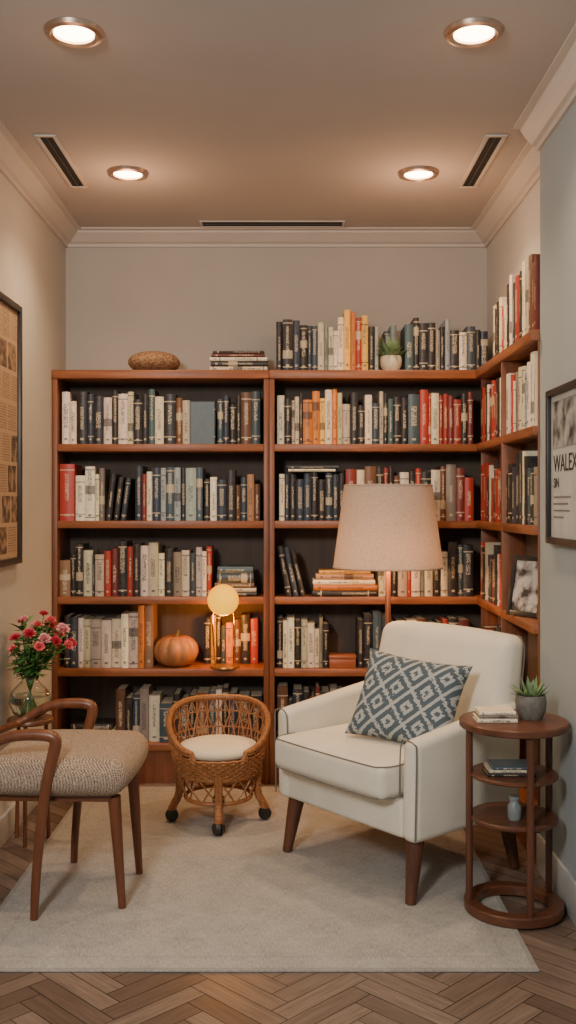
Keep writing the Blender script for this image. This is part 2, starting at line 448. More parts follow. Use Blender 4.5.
def build_floor():
    bm = bmesh.new()
    uvl = bm.loops.layers.uv.new('UVMap'); cl = bm.loops.layers.float_color.new('plank')
    w = .062; n = 5
    def plank(x, y, lx, ly):
        gq = .0012
        cs = [(x * w + gq, y * w + gq), ((x + lx) * w - gq, y * w + gq), ((x + lx) * w - gq, (y + ly) * w - gq), (x * w + gq, (y + ly) * w - gq)]
        ca = math.cos(PI / 4); sa = ca
        pts = [((a * ca - b * sa), (a * sa + b * ca) + 2.0) for a, b in cs]
        cxm = sum(p[0] for p in pts) / 4; cym = sum(p[1] for p in pts) / 4
        if not (-1.3 < cxm < 1.2 and -.8 < cym < 5.1): return
        f = bm.faces.new([bm.verts.new((p[0], p[1], 0)) for p in pts])
        r = random.random(); s = random.random() * 50
        uv = [(0, 0), (lx * w, 0), (lx * w, ly * w), (0, ly * w)]
        if ly > lx: uv = [(b, a) for a, b in uv]
        for l, q in zip(f.loops, uv):
            l[uvl].uv = (q[0] + s, q[1] + s); l[cl] = (r, r, r, 1)
    for k in range(-90, 90):
        for m in range(-20, 20):
            ox, oy = k + m * n, k - m * n
            plank(ox, oy, n, 1); plank(ox - 1, oy, 1, n)
    for co, no in (((-1.10, 0, 0), (-1, 0, 0)), ((.985, 0, 0), (1, 0, 0)), ((0, 4.95, 0), (0, 1, 0)), ((0, -.6, 0), (0, -1, 0))):
        bmesh.ops.bisect_plane(bm, geom=bm.verts[:] + bm.edges[:] + bm.faces[:], plane_co=co, plane_no=no, clear_outer=True)
    sb = [bm.verts.new(p) for p in ((-1.1, -.6, -.0015), (.985, -.6, -.0015), (.985, 4.95, -.0015), (-1.1, 4.95, -.0015))]
    f = bm.faces.new(sb); f.material_index = 1
    add_box(bm, (-1.2, -.6, -.1), (1.15, 5.05, -.003), mi=1)
    m, nt, b = new_mat('herringbone_oak')
    at = N(nt, 'ShaderNodeAttribute', attribute_name='plank')
    v = texco(nt, 'UV', (6, 80, 1)); f1 = noise(nt, v, 1, 5, .65)
    c = ramp(nt, at.outputs['Fac'], [(0, (.13, .088, .068)), (.5, (.185, .132, .103)), (1, (.27, .20, .157))])
    c2 = mixc(nt, math_n(nt, 'MULTIPLY', math_n(nt, 'SUBTRACT', f1, .3), 1.6, True), c, (.05, .032, .023), 'MIX')
    nt.links.new(c2, b.inputs['Base Color']); b.inputs['Roughness'].default_value = .36
    bump(nt, b, f1, .15, .001)
    o = obj_from_bm('floor', bm, [m, M_dark], smooth=False)
    return structure(o)
build_floor()

def crown(name, x0, y0, x1, y1, inward, pr=.095, h=.075, mat=M_trim):
    prof = [(0, 0), (0, -h), (.012, -h), (.016, -h + .014), (.030, -h + .020), (.050, -h + .040), (pr * .72, -.018), (pr * .74, -.010), (pr, -.008), (pr, 0)]
    bm = bmesh.new(); d = Vector(inward)
    rr = []
    for (x, y) in ((x0, y0), (x1, y1)):
        rr.append([bm.verts.new((x + d.x * a, y + d.y * a, HC + b - .0005)) for a, b in prof])
    n = len(prof)
    for i in range(n):
        j = (i + 1) % n
        bm.faces.new((rr[0][i], rr[0][j], rr[1][j], rr[1][i]))
    bm.faces.new(rr[0]); bm.faces.new(rr[1])
    return structure(obj_from_bm(name, bm, mat, smooth=False))
crown('trim_1', -1.10, 4.95, .985, 4.95, (0, -1))
crown('trim_2', -1.10, -.6, -1.10, 4.95, (1, 0))
crown('trim_3', .985, 3.57, .985, 4.95, (-1, 0))
crown('trim_4', .90, -.6, .90, 3.57, (-1, 0), h=.085)
def baseb(name, lo, hi):
    return structure(box(name, lo, hi, M_base, None, .004))
baseb('baseboard_left', (-1.10, -.6, 0), (-1.085, 4.64, .11))
baseb('baseboard_right', (.886, -.6, 0), (.90, 3.57, .13))

# ------------------------------------------------------------------ ceiling fixtures
M_bulb = m_emit('lens_and_fill_glow', (1, .78, .50), 18)
def downlight(x, y, spot, halo_fill):
    e = thing('recessed_downlight', 'round recessed ceiling downlight glowing warm white', 'ceiling light', (x, y, HC), group='recessed ceiling lights')
    lathe('trim_ring', [(.058, -.001), (.058, -.010), (.068, -.016), (.080, -.012), (.085, -.001)], M_metal, e, 40)
    lathe('lens', [(0, -.009), (.040, -.008), (.056, -.004), (.058, -.001), (0, -.001)], M_bulb, e, 40)
    L = bpy.data.lights.new('downlight_lamp', 'SPOT'); L.energy = spot; L.color = (1, .68, .39)
    L.spot_size = math.radians(135); L.spot_blend = .9; L.shadow_soft_size = .05
    lo = bpy.data.objects.new('downlight_lamp', L); link(lo); lo.parent = e; lo.location = (0, 0, -.03)
    L = bpy.data.lights.new('lens_and_fill_glow', 'POINT'); L.energy = halo_fill; L.color = (1, .52, .27); L.shadow_soft_size = .06  # added unseen fill light below the fixture, puts a warm halo on the ceiling
    lo = bpy.data.objects.new('lens_and_fill_glow', L); link(lo); lo.parent = e; lo.location = (0, 0, -.22)
for x, y, s, gl in ((-.61, 2.85, 26, .4), (.53, 2.85, 30, .4), (-.65, 4.06, 42, 3.8), (.53, 4.06, 52, 3.8)): downlight(x, y, s, gl)
def vent(x0, y0, x1, y1, fw=.016):
    cx, cy = (x0 + x1) / 2, (y0 + y1) / 2; hx, hy = (x1 - x0) / 2, (y1 - y0) / 2
    e = thing('ceiling_vent', 'slim linear slot air vent set in the ceiling', 'vent', (cx, cy, HC), group='linear ceiling vents')
    bm = bmesh.new()
    add_box(bm, (-hx, -hy, -.007), (hx, -hy + fw, -.0005), .002); add_box(bm, (-hx, hy - fw, -.007), (hx, hy, -.0005), .002)
    add_box(bm, (-hx, -hy + fw, -.007), (-hx + fw, hy - fw, -.0005), .002); add_box(bm, (hx - fw, -hy + fw, -.007), (hx, hy - fw, -.0005), .002)
    obj_from_bm('vent_frame', bm, M_trim, e)
    box('vent_slot', (-hx + fw, -hy + fw, -.004), (hx - fw, hy - fw, -.0008), M_dark, e)
    bm = bmesh.new()
    if hx > hy: add_box(bm, (-hx + fw, -.002, -.006), (hx - fw, .002, -.004))
    else: add_box(bm, (-.002, -hy + fw, -.006), (.002, hy - fw, -.004))
    obj_from_bm('louvre', bm, m_plain('louvre', (.06, .055, .05), .5), e, smooth=False)
vent(-.925, 3.64, -.845, 4.24); vent(.72, 3.64, .80, 4.24); vent(-.42, 4.74, .27, 4.84, .010)

# ------------------------------------------------------------------ rug
def build_rug():
    m, nt, b = new_mat('rug_wool')
    v = texco(nt); big = noise(nt, v, 6, 9, .8)
    fib = noise(nt, texco(nt, 'Object', (45, 300, 1)), 1, 4, .7)
    fib2 = noise(nt, texco(nt, 'Object', (260, 40, 1)), 1, 3)
    c = ramp(nt, big, [(.35, (.33, .31, .285)), (.5, (.42, .395, .36)), (.65, (.51, .48, .44))])
    c = mixc(nt, math_n(nt, 'MULTIPLY', math_n(nt, 'SUBTRACT', fib, .35), 1.6, True), c, (.22, .215, .215))
    c = mixc(nt, math_n(nt, 'MULTIPLY', math_n(nt, 'SUBTRACT', fib2, .40), 1.3, True), c, (.66, .63, .58))
    sp = N(nt, 'ShaderNodeSeparateXYZ'); nt.links.new(v, sp.inputs[0])
    ax = math_n(nt, 'ABSOLUTE', sp.outputs[0]); ay = math_n(nt, 'ABSOLUTE', sp.outputs[1])
    d = math_n(nt, 'MINIMUM', math_n(nt, 'SUBTRACT', .815, ax), math_n(nt, 'SUBTRACT', .91, ay))
    def band(c0, w): return math_n(nt, 'LESS_THAN', math_n(nt, 'ABSOLUTE', math_n(nt, 'SUBTRACT', d, c0)), w)
    edge = math_n(nt, 'MAXIMUM', band(.006, .010), math_n(nt, 'MULTIPLY', band(.085, .005), .5))
    c = mixc(nt, math_n(nt, 'MULTIPLY', edge, .35), c, (.20, .19, .18))
    nt.links.new(c, b.inputs['Base Color']); b.inputs['Roughness'].default_value = 1
    bump(nt, b, fib, .9, .005)
    bm = bmesh.new(); add_box(bm, (-.815, -.91, 0), (.815, .91, .006), .002)
    o = obj_from_bm('area_rug', bm, m, loc=(-.115, 3.69, .0005))
    tag(o, 'large pale beige-grey woven area rug on the herringbone floor', 'rug')
build_rug()
RZ = .007

# ------------------------------------------------------------------ armchair
ACX, ACY, ACR = .403, 3.655, math.radians(-51)
def build_armchair():
    e = thing('armchair', 'cream upholstered armchair with dark piping and wooden legs', 'armchair', (ACX, ACY, RZ), ACR)
    W, D = .358, .285
    AT = .072
    soft_box('seat_frame', (-W + AT - .012, -D + .004, .205), (W - AT + .012, D - .05, .335), M_cream, e, .018)
    def arm(s):
        x0, x1 = (W - AT, W) if s > 0 else (-W, -W + AT)
        def sh(co):
            c = co.copy()
            if c.z > .4: c.z += (c.y + D) * .13
            k = (c.z - .2) / .35
            c.x += s * .008 * k
            return c
        soft_box('arm', (x0, -D, .200), (x1, D - .03, .530), M_cream, e, .028, shear=sh)
        xo = x0 if s < 0 else x1; xi = x1 if s < 0 else x0
        bm = bmesh.new()
        f = lambda x, z: (x + s * .008 * (z - .2) / .35, -D - .001, z)
        pts = [f(xo, .215)] + [f(xo, .492), f(xo - s * .012, .525), f((xo + xi) / 2, .5325), f(xi + s * .012, .525), f(xi, .492), f(xi, .35)]
        add_tube(bm, smooth_path(pts, 5), .0026, 6)
        obj_from_bm('piping', bm, M_pipe, e)
    arm(-1); arm(1)
    BW = .318
    def shb(co):
        c = co.copy(); k = max(0, c.z - .30)
        front = max(0, min(1, ((D - .02) - c.y) / .13))
        c.y -= front * .075 * (1 - max(0, min(1, (c.z - .30) / .52)))
        c.y += k * .135
        c.x *= 1 + .02 * min(1, k * 3)
        return c
    soft_box('backrest', (-BW, D - .130, .205), (BW, D - .018, .820), M_cream, e, .040, .014, 5, shb)
    bm = bmesh.new()
    pts = []
    for x, z in ((-BW, .60), (-BW, .753), (-BW + .014, .800), (-BW + .055, .818), (0, .823), (BW - .055, .818), (BW - .014, .800), (BW, .753), (BW, .60)):
        pts.append(shb(Vector((x, D - .032, z))))
    add_tube(bm, smooth_path(pts, 6), .003, 6)
    obj_from_bm('piping', bm, M_pipe, e)
    cw = W - AT - .003
    soft_box('seat_cushion', (-cw, -D - .078, .335), (cw, D - .17, .452), M_cream, e, .028, .008, 6)
    bm = bmesh.new()
    for z in (.446, .345):
        y0 = -D - .081
        pts = [(-cw - .001, -D + .03, z), (-cw - .001, y0 + .05, z), (-cw + .02, y0 + .012, z), (-cw + .06, y0, z), (0, y0 - .005, z), (cw - .06, y0, z), (cw - .02, y0 + .012, z), (cw + .001, y0 + .05, z), (cw + .001, -D + .03, z)]
        add_tube(bm, smooth_path(pts, 6), .0026, 6)
    obj_from_bm('piping', bm, M_pipe, e)
    for sx in (-1, 1):
        for sy in (-1, 1):
            bm = bmesh.new()
            top = Vector((sx * (W - .055), sy * (D - .06), .218)); bot = Vector((sx * (W - .040), sy * (D - .02), 0))
            add_tube(bm, [bot, bot.lerp(top, .5), top], lambda t: .018 + .014 * t, 14)
            for v in bm.verts:
                if v.co.z < .02: v.co.z = max(0, v.co.z)
            obj_from_bm('leg', bm, M_leg, e)
    return e
build_armchair()

def m_pillow():
    m, nt, b = new_mat('trellis_pillow')
    tc = N(nt, 'ShaderNodeTexCoord')
    nz = N(nt, 'ShaderNodeTexNoise'); nz.inputs['Scale'].default_value = 35; nt.links.new(tc.outputs['UV'], nz.inputs['Vector'])
    s = N(nt, 'ShaderNodeSeparateXYZ'); nt.links.new(tc.outputs['UV'], s.inputs[0])
    wob = math_n(nt, 'MULTIPLY', math_n(nt, 'SUBTRACT', nz.outputs['Fac'], .5), .07)
    u = math_n(nt, 'ADD', s.outputs[0], wob); v = math_n(nt, 'ADD', s.outputs[1], wob)
    # stretched interlocking diamonds: shift alternate rows
    fu = math_n(nt, 'ABSOLUTE', math_n(nt, 'SUBTRACT', math_n(nt, 'FRACT', math_n(nt, 'MULTIPLY', u, 3.5)), .5))
    fv = math_n(nt, 'ABSOLUTE', math_n(nt, 'SUBTRACT', math_n(nt, 'FRACT', math_n(nt, 'MULTIPLY', v, 2.6)), .5))
    d = math_n(nt, 'ADD', fu, fv)
    k = math_n(nt, 'LESS_THAN', math_n(nt, 'ABSOLUTE', math_n(nt, 'SUBTRACT', math_n(nt, 'FRACT', math_n(nt, 'MULTIPLY', d, 3)), .5)), .20)
    nz2 = noise(nt, tc.outputs['UV'], 90, 2)
    k = math_n(nt, 'MULTIPLY', k, math_n(nt, 'MULTIPLY', math_n(nt, 'ADD', nz2, .35), 1.0, True))
    c = mixc(nt, k, (.06, .09, .115), (.50, .51, .49))
    f = noise(nt, texco(nt), 350, 1)
    c = mixc(nt, math_n(nt, 'MULTIPLY', f, .4), c, (.11, .14, .165))
    nt.links.new(c, b.inputs['Base Color']); b.inputs['Roughness'].default_value = .95
    bump(nt, b, f, .4, .001)
    return m
def build_pillow():
    bm = bmesh.new(); uvl = bm.loops.layers.uv.new('UVMap')
    n = 20; hw = .205; hh = .165; T = .055
    for s in (-1, 1):
        g = []
        for i in range(n + 1):
            row = []
            for j in range(n + 1):
                u = -1 + 2 * i / n; v = -1 + 2 * j / n
                th = T * ((1 - u ** 4) * (1 - v ** 4)) ** .55
                pin = 1 - .09 * (1 - abs(u) ** 2) * abs(v) ** 3; pin2 = 1 - .09 * (1 - abs(v) ** 2) * abs(u) ** 3
                row.append(bm.verts.new((u * hw * pin2, s * th, v * hh * pin)))
            g.append(row)
        for i in range(n):
            for j in range(n):
                f = bm.faces.new((g[i][j], g[i + 1][j], g[i + 1][j + 1], g[i][j + 1]))
                for l, (a, b) in zip(f.loops, ((i, j), (i + 1, j), (i + 1, j + 1), (i, j + 1))): l[uvl].uv = (a / n, b / n)
    bmesh.ops.remove_doubles(bm, verts=bm.verts, dist=.0005)
    o = obj_from_bm('throw_pillow', bm, m_pillow(), angle=80)
    Mx = Matrix.Translation((ACX, ACY, RZ)) @ Matrix.Rotation(ACR, 4, 'Z')
    loc = Mx @ Vector((.095, -.048, .600))
    R = Matrix.Rotation(ACR + math.radians(20), 4, 'Z') @ Matrix.Rotation(math.radians(-27), 4, 'X') @ Matrix.Rotation(math.radians(5), 4, 'Y')
    o.matrix_world = Matrix.Translation(loc) @ R
    tag(o, 'dark blue-grey throw pillow with pale diamond trellis pattern on the armchair', 'pillow')
build_pillow()

# ------------------------------------------------------------------ floor lamp
def build_lamp():
    e = thing('floor_lamp', 'tall wooden floor lamp with tapered linen shade behind the armchair', 'floor lamp', (.437, 4.37, RZ))
    lathe('base', [(0, 0), (.115, 0), (.12, .006), (.12, .016), (.112, .022), (.03, .028), (.016, .04), (0, .04)], M_teak, e, 40)
    lathe('pole', [(0, .04), (.012, .04), (.0125, .5), (.012, 1.0), (.008, 1.01), (.008, 1.10), (0, 1.10)], M_teak, e, 16)
    m, nt, b = new_mat('linen_shade')
    f = noise(nt, texco(nt, 'Object', (1, 1, 1)), 260, 2)
    c = ramp(nt, f, [(.3, (.50, .41, .34)), (.7, (.78, .68, .59))])
    nt.links.new(c, b.inputs['Base Color']); b.inputs['Roughness'].default_value = 1
    tr = N(nt, 'ShaderNodeBsdfTranslucent'); nt.links.new(c, tr.inputs[0])
    mx = N(nt, 'ShaderNodeMixShader'); mx.inputs[0].default_value = .40
    nt.links.new(b.outputs[0], mx.inputs[1]); nt.links.new(tr.outputs[0], mx.inputs[2])
    nt.links.new(mx.outputs[0], nt.nodes['Material Output'].inputs[0])
    bump(nt, b, f, .5, .001)
    z0, z1, r0, r1 = 1.020, 1.38, .240, .192
    lathe('lamp_shade', [(r0 - .003, z0), (r0, z0), (r1, z1), (r1 - .003, z1), (r0 - .003, z0)], m, e, 64, cap=False)
    bm = bmesh.new()
    for r, z in ((r0 - .001, z0 + .002), (r1 - .001, z1 - .002)):
        add_tube(bm, [(r * math.cos(a * PI / 32), r * math.sin(a * PI / 32), z) for a in range(64)], .0035, 6, True)
    obj_from_bm('shade_rim', bm, m, e)
    bm = bmesh.new()
    for k in range(3):
        a = k * 2 * PI / 3; add_tube(bm, [(0, 0, 1.09), (r1 * .985 * math.cos(a), r1 * .985 * math.sin(a), z1 - .02)], .002, 6)
    obj_from_bm('shade_spider', bm, M_metal, e)
    lathe('bulb', [(0, 1.10), (.012, 1.10), (.014, 1.12), (.03, 1.16), (.026, 1.19), (0, 1.205)], m_emit('lamp_bulb', (1, .75, .45), 6), e, 20)
    L = bpy.data.lights.new('lamp_light', 'POINT'); L.energy = 8; L.color = (1, .55, .27); L.shadow_soft_size = .03
    lo = bpy.data.objects.new('lamp_light', L); link(lo); lo.parent = e; lo.location = (0, -.05, 1.06)
build_lamp()

# ------------------------------------------------------------------ side table
TX, TY = .722, 3.2
def build_table():
    e = thing('side_table', 'round three-tier dark wooden side table beside the armchair', 'side table', (TX, TY, RZ))
    mt = m_wood('walnut_h', (.065, .023, .012), (.17, .062, .03), 'x', .35)
    mz = m_wood('walnut_v', (.06, .021, .011), (.15, .055, .027), 'z', .35)
    def disc(nm, r, z0, z1):
        return lathe(nm, [(0, z0), (r - .004, z0), (r, z0 + .004), (r, z1 - .004), (r - .004, z1), (0, z1)], mt, e, 56)
    disc('table_top', .172, .583, .607)
    disc('shelf', .140, .426, .440); disc('shelf', .140, .288, .304)
    lathe('base_ring', [(.112, .003), (.115, 0), (.153, 0), (.157, .004), (.157, .028), (.153, .032), (.115, .032), (.112, .029), (.112, .003)], mt, e, 56, cap=False)
    for a in (180, 278, 25):
        x, y = .142 * math.cos(math.radians(a)), .142 * math.sin(math.radians(a))
        bm = bmesh.new(); add_lathe(bm, [(0, .03), (.0115, .03), (.0115, .583), (0, .583)], 16, (x, y, 0))
        obj_from_bm('post', bm, mz, e)
build_table()
TZ = RZ + .607
g = 'books on the side table'
stack(TX - .063, TY - .06, TZ, [('W', .014, .125, 0), ('G', .010, .12, .003), ('W', .012, .115, 0)], g, 'lying in a small stack on side table', depth=.09)
stack(TX - .02, TY - .07, RZ + .440, [('K', .012, .15, 0), ('W', .010, .14, .0), ('T', .010, .13, .006)], g, 'lying on the middle table tier', depth=.10)

def leafblade(bm, base, tip, w, mi=0, bend=.2):
    base, tip = Vector(base), Vector(tip); d = tip - base
    side = d.cross(Vector((0, 0, 1)))
    if side.length < 1e-4: side = Vector((1, 0, 0))
    side.normalize(); up = side.cross(d).normalized()
    L = []; n = 5
    for i in range(n + 1):
        t = i / n; c = base + d * t + Vector((0, 0, -bend * d.length * t * t))
        ww = w * math.sin(PI * (.12 + .88 * t)) if i < n else 0
        if i == n: L.append([bm.verts.new(c)])
        else: L.append([bm.verts.new(c - side * ww), bm.verts.new(c - up * ww * .3), bm.verts.new(c + side * ww)])
    for a, b in zip(L, L[1:]):
        for k in range(2):
            if len(b) == 3: f = bm.faces.new((a[k], a[k + 1], b[k + 1], b[k]))
            else: f = bm.faces.new((a[k], a[k + 1], b[0]))
            f.material_index = mi
def pot_plant(loc, r, h, potmat, label, n, llen, lw, lmat, up=.7):
    e = thing('potted_plant', label, 'potted plant', loc)
    lathe('pot', [(0, 0), (r * .7, 0), (r * .95, h * .35), (r, h * .7), (r * .92, h), (r * .84, h), (r * .84, h * .85), (0, h * .85)], potmat, e, 32)
    lathe('soil', [(0, h * .85), (r * .83, h * .85), (r * .6, h * .93), (0, h * .95)], M_soil, e, 20)
    bm = bmesh.new()
    for i in range(n):
        a = random.uniform(0, 2 * PI); el = random.uniform(up * .4, 1.0)
        L = llen * random.uniform(.65, 1.1)
        b = (r * .35 * math.cos(a), r * .35 * math.sin(a), h * .9)
        t = (b[0] + L * math.cos(a) * (1.15 - el), b[1] + L * math.sin(a) * (1.15 - el), b[2] + L * el)
        leafblade(bm, b, t, lw, 0, random.uniform(0, .15))
    obj_from_bm('foliage', bm, lmat, e)
pot_plant((TX + .060, TY + .02, TZ), .050, .076, M_potgrey, 'small green succulent in grey ceramic pot on side table', 34, .080, .007, M_green2)
pot_plant((wx(392), 4.70, Z_TOP), .052, .07, M_potcream, 'small leafy plant in cream pot on top of bookcase', 60, .12, .008, M_green2, .8)
j = lathe('jar', [(0, 0), (.018, 0), (.021, .006), (.021, .045), (.013, .056), (.013, .062), (.016, .064), (.016, .074), (0, .074)], m_plain('pale_ceramic', (.20, .23, .23), .3), None, 24)
j.location = (TX - .01, TY - .055, RZ + .304)
tag(j, 'small grey jar on the lower tier of side table', 'jar')

# ------------------------------------------------------------------ open-arm wooden chair
def build_wood_chair():
    e = thing('wooden_armchair', 'low wooden armchair with curved arms and woven tweed seat', 'chair', (-.762, 3.37, RZ), math.radians(-2))
    m, nt, b = new_mat('tweed_weave')
    v = texco(nt)
    s = N(nt, 'ShaderNodeSeparateXYZ'); nt.links.new(v, s.inputs[0])
    a = math_n(nt, 'SINE', math_n(nt, 'MULTIPLY', math_n(nt, 'ADD', s.outputs[0], s.outputs[2]), 620))
    c = math_n(nt, 'SINE', math_n(nt, 'MULTIPLY', math_n(nt, 'SUBTRACT', s.outputs[1], s.outputs[2]), 520))
    pr = math_n(nt, 'MULTIPLY', a, c); nz = noise(nt, v, 260, 2)
    fac = math_n(nt, 'ADD', math_n(nt, 'MULTIPLY', pr, .18), nz)
    col = ramp(nt, fac, [(.3, (.13, .085, .058)), (.5, (.31, .23, .17)), (.75, (.54, .44, .34))])
    nt.links.new(col, b.inputs['Base Color']); b.inputs['Roughness'].default_value = 1
    bump(nt, b, fac, .8, .002)
    soft_box('seat_cushion', (-.20, -.235, .372), (.255, .235, .490), m, e, .052, .016, 6)
    bm = bmesh.new()
    add_box(bm, (-.18, -.18, .345), (.205, .18, .373), .008)
    obj_from_bm('seat_frame', bm, M_teak_x, e)
    for s_ in (-1, 1):
        y = s_ * .25
        post = [(-.022, y, 0), (-.016, y, .12), (-.004, y, .26), (.014, y, .40), (.030, y, .48), (.044, y, .535), (.044, y, .560), (.028, y, .572), (-.02, y, .576), (-.09, y, .570), (-.15, y * .99, .548), (-.195, y * .96, .520), (-.225, y * .88, .505)]
        tube('arm', smooth_path(post, 7), lambda t: .0125 + .0065 * math.sin(PI * t), M_teak, e, 14, squash=1.0, up=(0, 1, 0))
        bm = bmesh.new()
        add_tube(bm, [(.235, s_ * .150, 0), (.210, s_ * .155, .36)], lambda t: .0125 + .009 * t, 14)
        obj_from_bm('leg', bm, M_teak, e)
        bm = bmesh.new(); add_box(bm, (-.01, min(s_ * .17, s_ * .25), .350), (.018, max(s_ * .17, s_ * .25), .372), .004)
        obj_from_bm('side_rail', bm, M_teak_x, e)
    pts = [(-.225, -.22, .505), (-.252, -.12, .505), (-.260, 0, .507), (-.252, .12, .505), (-.225, .22, .505)]
    tube('back_rail', smooth_path(pts, 8), .0125, M_teak_x, e, 12)
    for y in (-.10, .04):
        tube('spindle', [(-.17, y, .36), (-.225, y, .44), (-.254, y, .505)], .008, M_teak, e, 8)
build_wood_chair()

# ------------------------------------------------------------------ vase stand, vase, flowers
VX, VY = -.998, 3.87
SH = .478
def build_stand():
    e = thing('plant_stand', 'small round wooden stand holding the flower vase', 'side table', (VX, VY, .0))
    lathe('table_top', [(0, SH - .02), (.082, SH - .02), (.088, SH - .015), (.088, SH - .005), (.084, SH), (0, SH)], M_teak_x, e, 40)
    for k in range(3):
        a = k * 2 * PI / 3 + .5
        tube('leg', [(.062 * math.cos(a), .062 * math.sin(a), SH - .02), (.072 * math.cos(a), .072 * math.sin(a), 0.0)], .008, M_teak, e, 10)
build_stand()
VZ = SH + .0005
def build_vase():
    e = thing('glass_vase', 'round clear glass vase with water on small wooden stand', 'vase', (VX, VY, VZ))
    m, nt, b = new_mat('clear_glass'); b.inputs['Transmission Weight'].default_value = 1; b.inputs['Roughness'].default_value = .02; b.inputs['IOR'].default_value = 1.45
    b.inputs['Base Color'].default_value = (.95, .97, .92, 1)
    out = [(0, 0), (.035, 0), (.066, .02), (.082, .060), (.072, .102), (.042, .132), (.030, .145), (.036, .164)]
    inn = [(.034, .164), (.028, .145), (.040, .131), (.070, .101), (.080, .060), (.064, .022), (.034, .004), (0, .004)]
    lathe('vase_body', out + inn, m, e, 40, angle=80)
    w, nt, b = new_mat('vase_water'); b.inputs['Transmission Weight'].default_value = 1; b.inputs['IOR'].default_value = 1.33; b.inputs['Roughness'].default_value = 0
    b.inputs['Base Color'].default_value = (.86, .90, .78, 1)
    lathe('water', [(0, .005), (.033, .005), (.063, .0225), (.0792, .060), (.0755, .085), (0, .085)], w, e, 40, angle=80)
build_vase()
def petal_mesh(col, name):
    bm = bmesh.new()
    for ring, (n, r, tilt, sz) in enumerate(((4, .003, 1.35, .016), (6, .006, 1.05, .020), (8, .010, .7, .023), (8, .013, .3, .026), (6, .012, -.15, .025))):
        for k in range(n):
            a = 2 * PI * k / n + ring * .5 + random.uniform(-.2, .2)
            R = Matrix.Rotation(a, 4, 'Z') @ Matrix.Translation((r * .5, 0, .006)) @ Matrix.Rotation(-tilt + random.uniform(-.2, .2), 4, 'Y')
            g = []
            for i in range(4):
                row = []
                for j in range(4):
                    u = i / 3; v = (j / 3 - .5) * 2
                    w = sz * .42 * math.sin(PI * (.2 + .62 * u))
                    p = Vector((u * sz, v * w, .004 * (v * v) + .004 * u * u + random.uniform(-.0016, .0016)))
                    row.append(bm.verts.new(R @ p))
                g.append(row)
            for i in range(3):
                for j in range(3): bm.faces.new((g[i][j], g[i + 1][j], g[i + 1][j + 1], g[i][j + 1]))
    me = bpy.data.meshes.new(name); bm.to_mesh(me); bm.free()
    me.materials.append(m_plain(name + '_petals', col, .6, .35, 60))
    me.polygons.foreach_set('use_smooth', [True] * len(me.polygons))
    return me
def build_flowers():
    kinds = [(petal_mesh((.56, .03, .07), 'crimson_blossom'), 'crimson'), (petal_mesh((.85, .34, .36), 'pink_blossom'), 'pink'), (petal_mesh((.74, .12, .14), 'coral_blossom'), 'coral red')]
    n = 28
    for i in range(n):
        a = i * 2.399; rr = math.sqrt((i + .5) / n)
        tx = VX + .034 + rr * .140 * math.cos(a); ty = VY + rr * .11 * math.sin(a)
        tz = .868 - rr * rr * .13 + random.uniform(-.04, .02)
        if tx < -1.070: tx = -1.070 + random.uniform(0, .03)
        base = Vector((VX - .03 * math.cos(a), VY - .03 * math.sin(a), VZ + .012))
        neck = Vector((VX + .016 * math.cos(a), VY + .016 * math.sin(a), VZ + .148))
        tip = Vector((tx, ty, tz))
        bm = bmesh.new()
        P = smooth_path([base, neck, neck.lerp(tip, .5) + Vector((0, 0, .015)), tip], 5)
        add_tube(bm, [p - tip for p in P], .0017, 6)
        st = obj_from_bm('cut_flower', bm, M_green, None, loc=tip)
        me, nm = kinds[i % 3]
        tag(st, f'{nm} carnation on green stem in the glass vase', 'flower', 'cut flowers in the vase')
        bl = bpy.data.objects.new('blossom', me); link(bl); bl.parent = st
        dv = (tip - neck).normalized() + Vector((0, -.3, 0))
        bl.rotation_euler = dv.to_track_quat('Z', 'Y').to_euler(); s = random.uniform(.48, .86); bl.scale = (s, s, s)
        bm = bmesh.new()
        for q in range(10):
            b0 = P[random.randint(6, len(P) - 2)] - tip
            aa = random.uniform(0, 2 * PI); L = random.uniform(.04, .078)
            dx = L * math.cos(aa)
            if tx + b0.x + dx < -1.09: dx = abs(dx)
            leafblade(bm, b0, b0 + Vector((dx, L * math.sin(aa), L * random.uniform(-.1, .8))), .011, 0, .2)
        obj_from_bm('foliage', bm, M_green, st)
build_flowers()

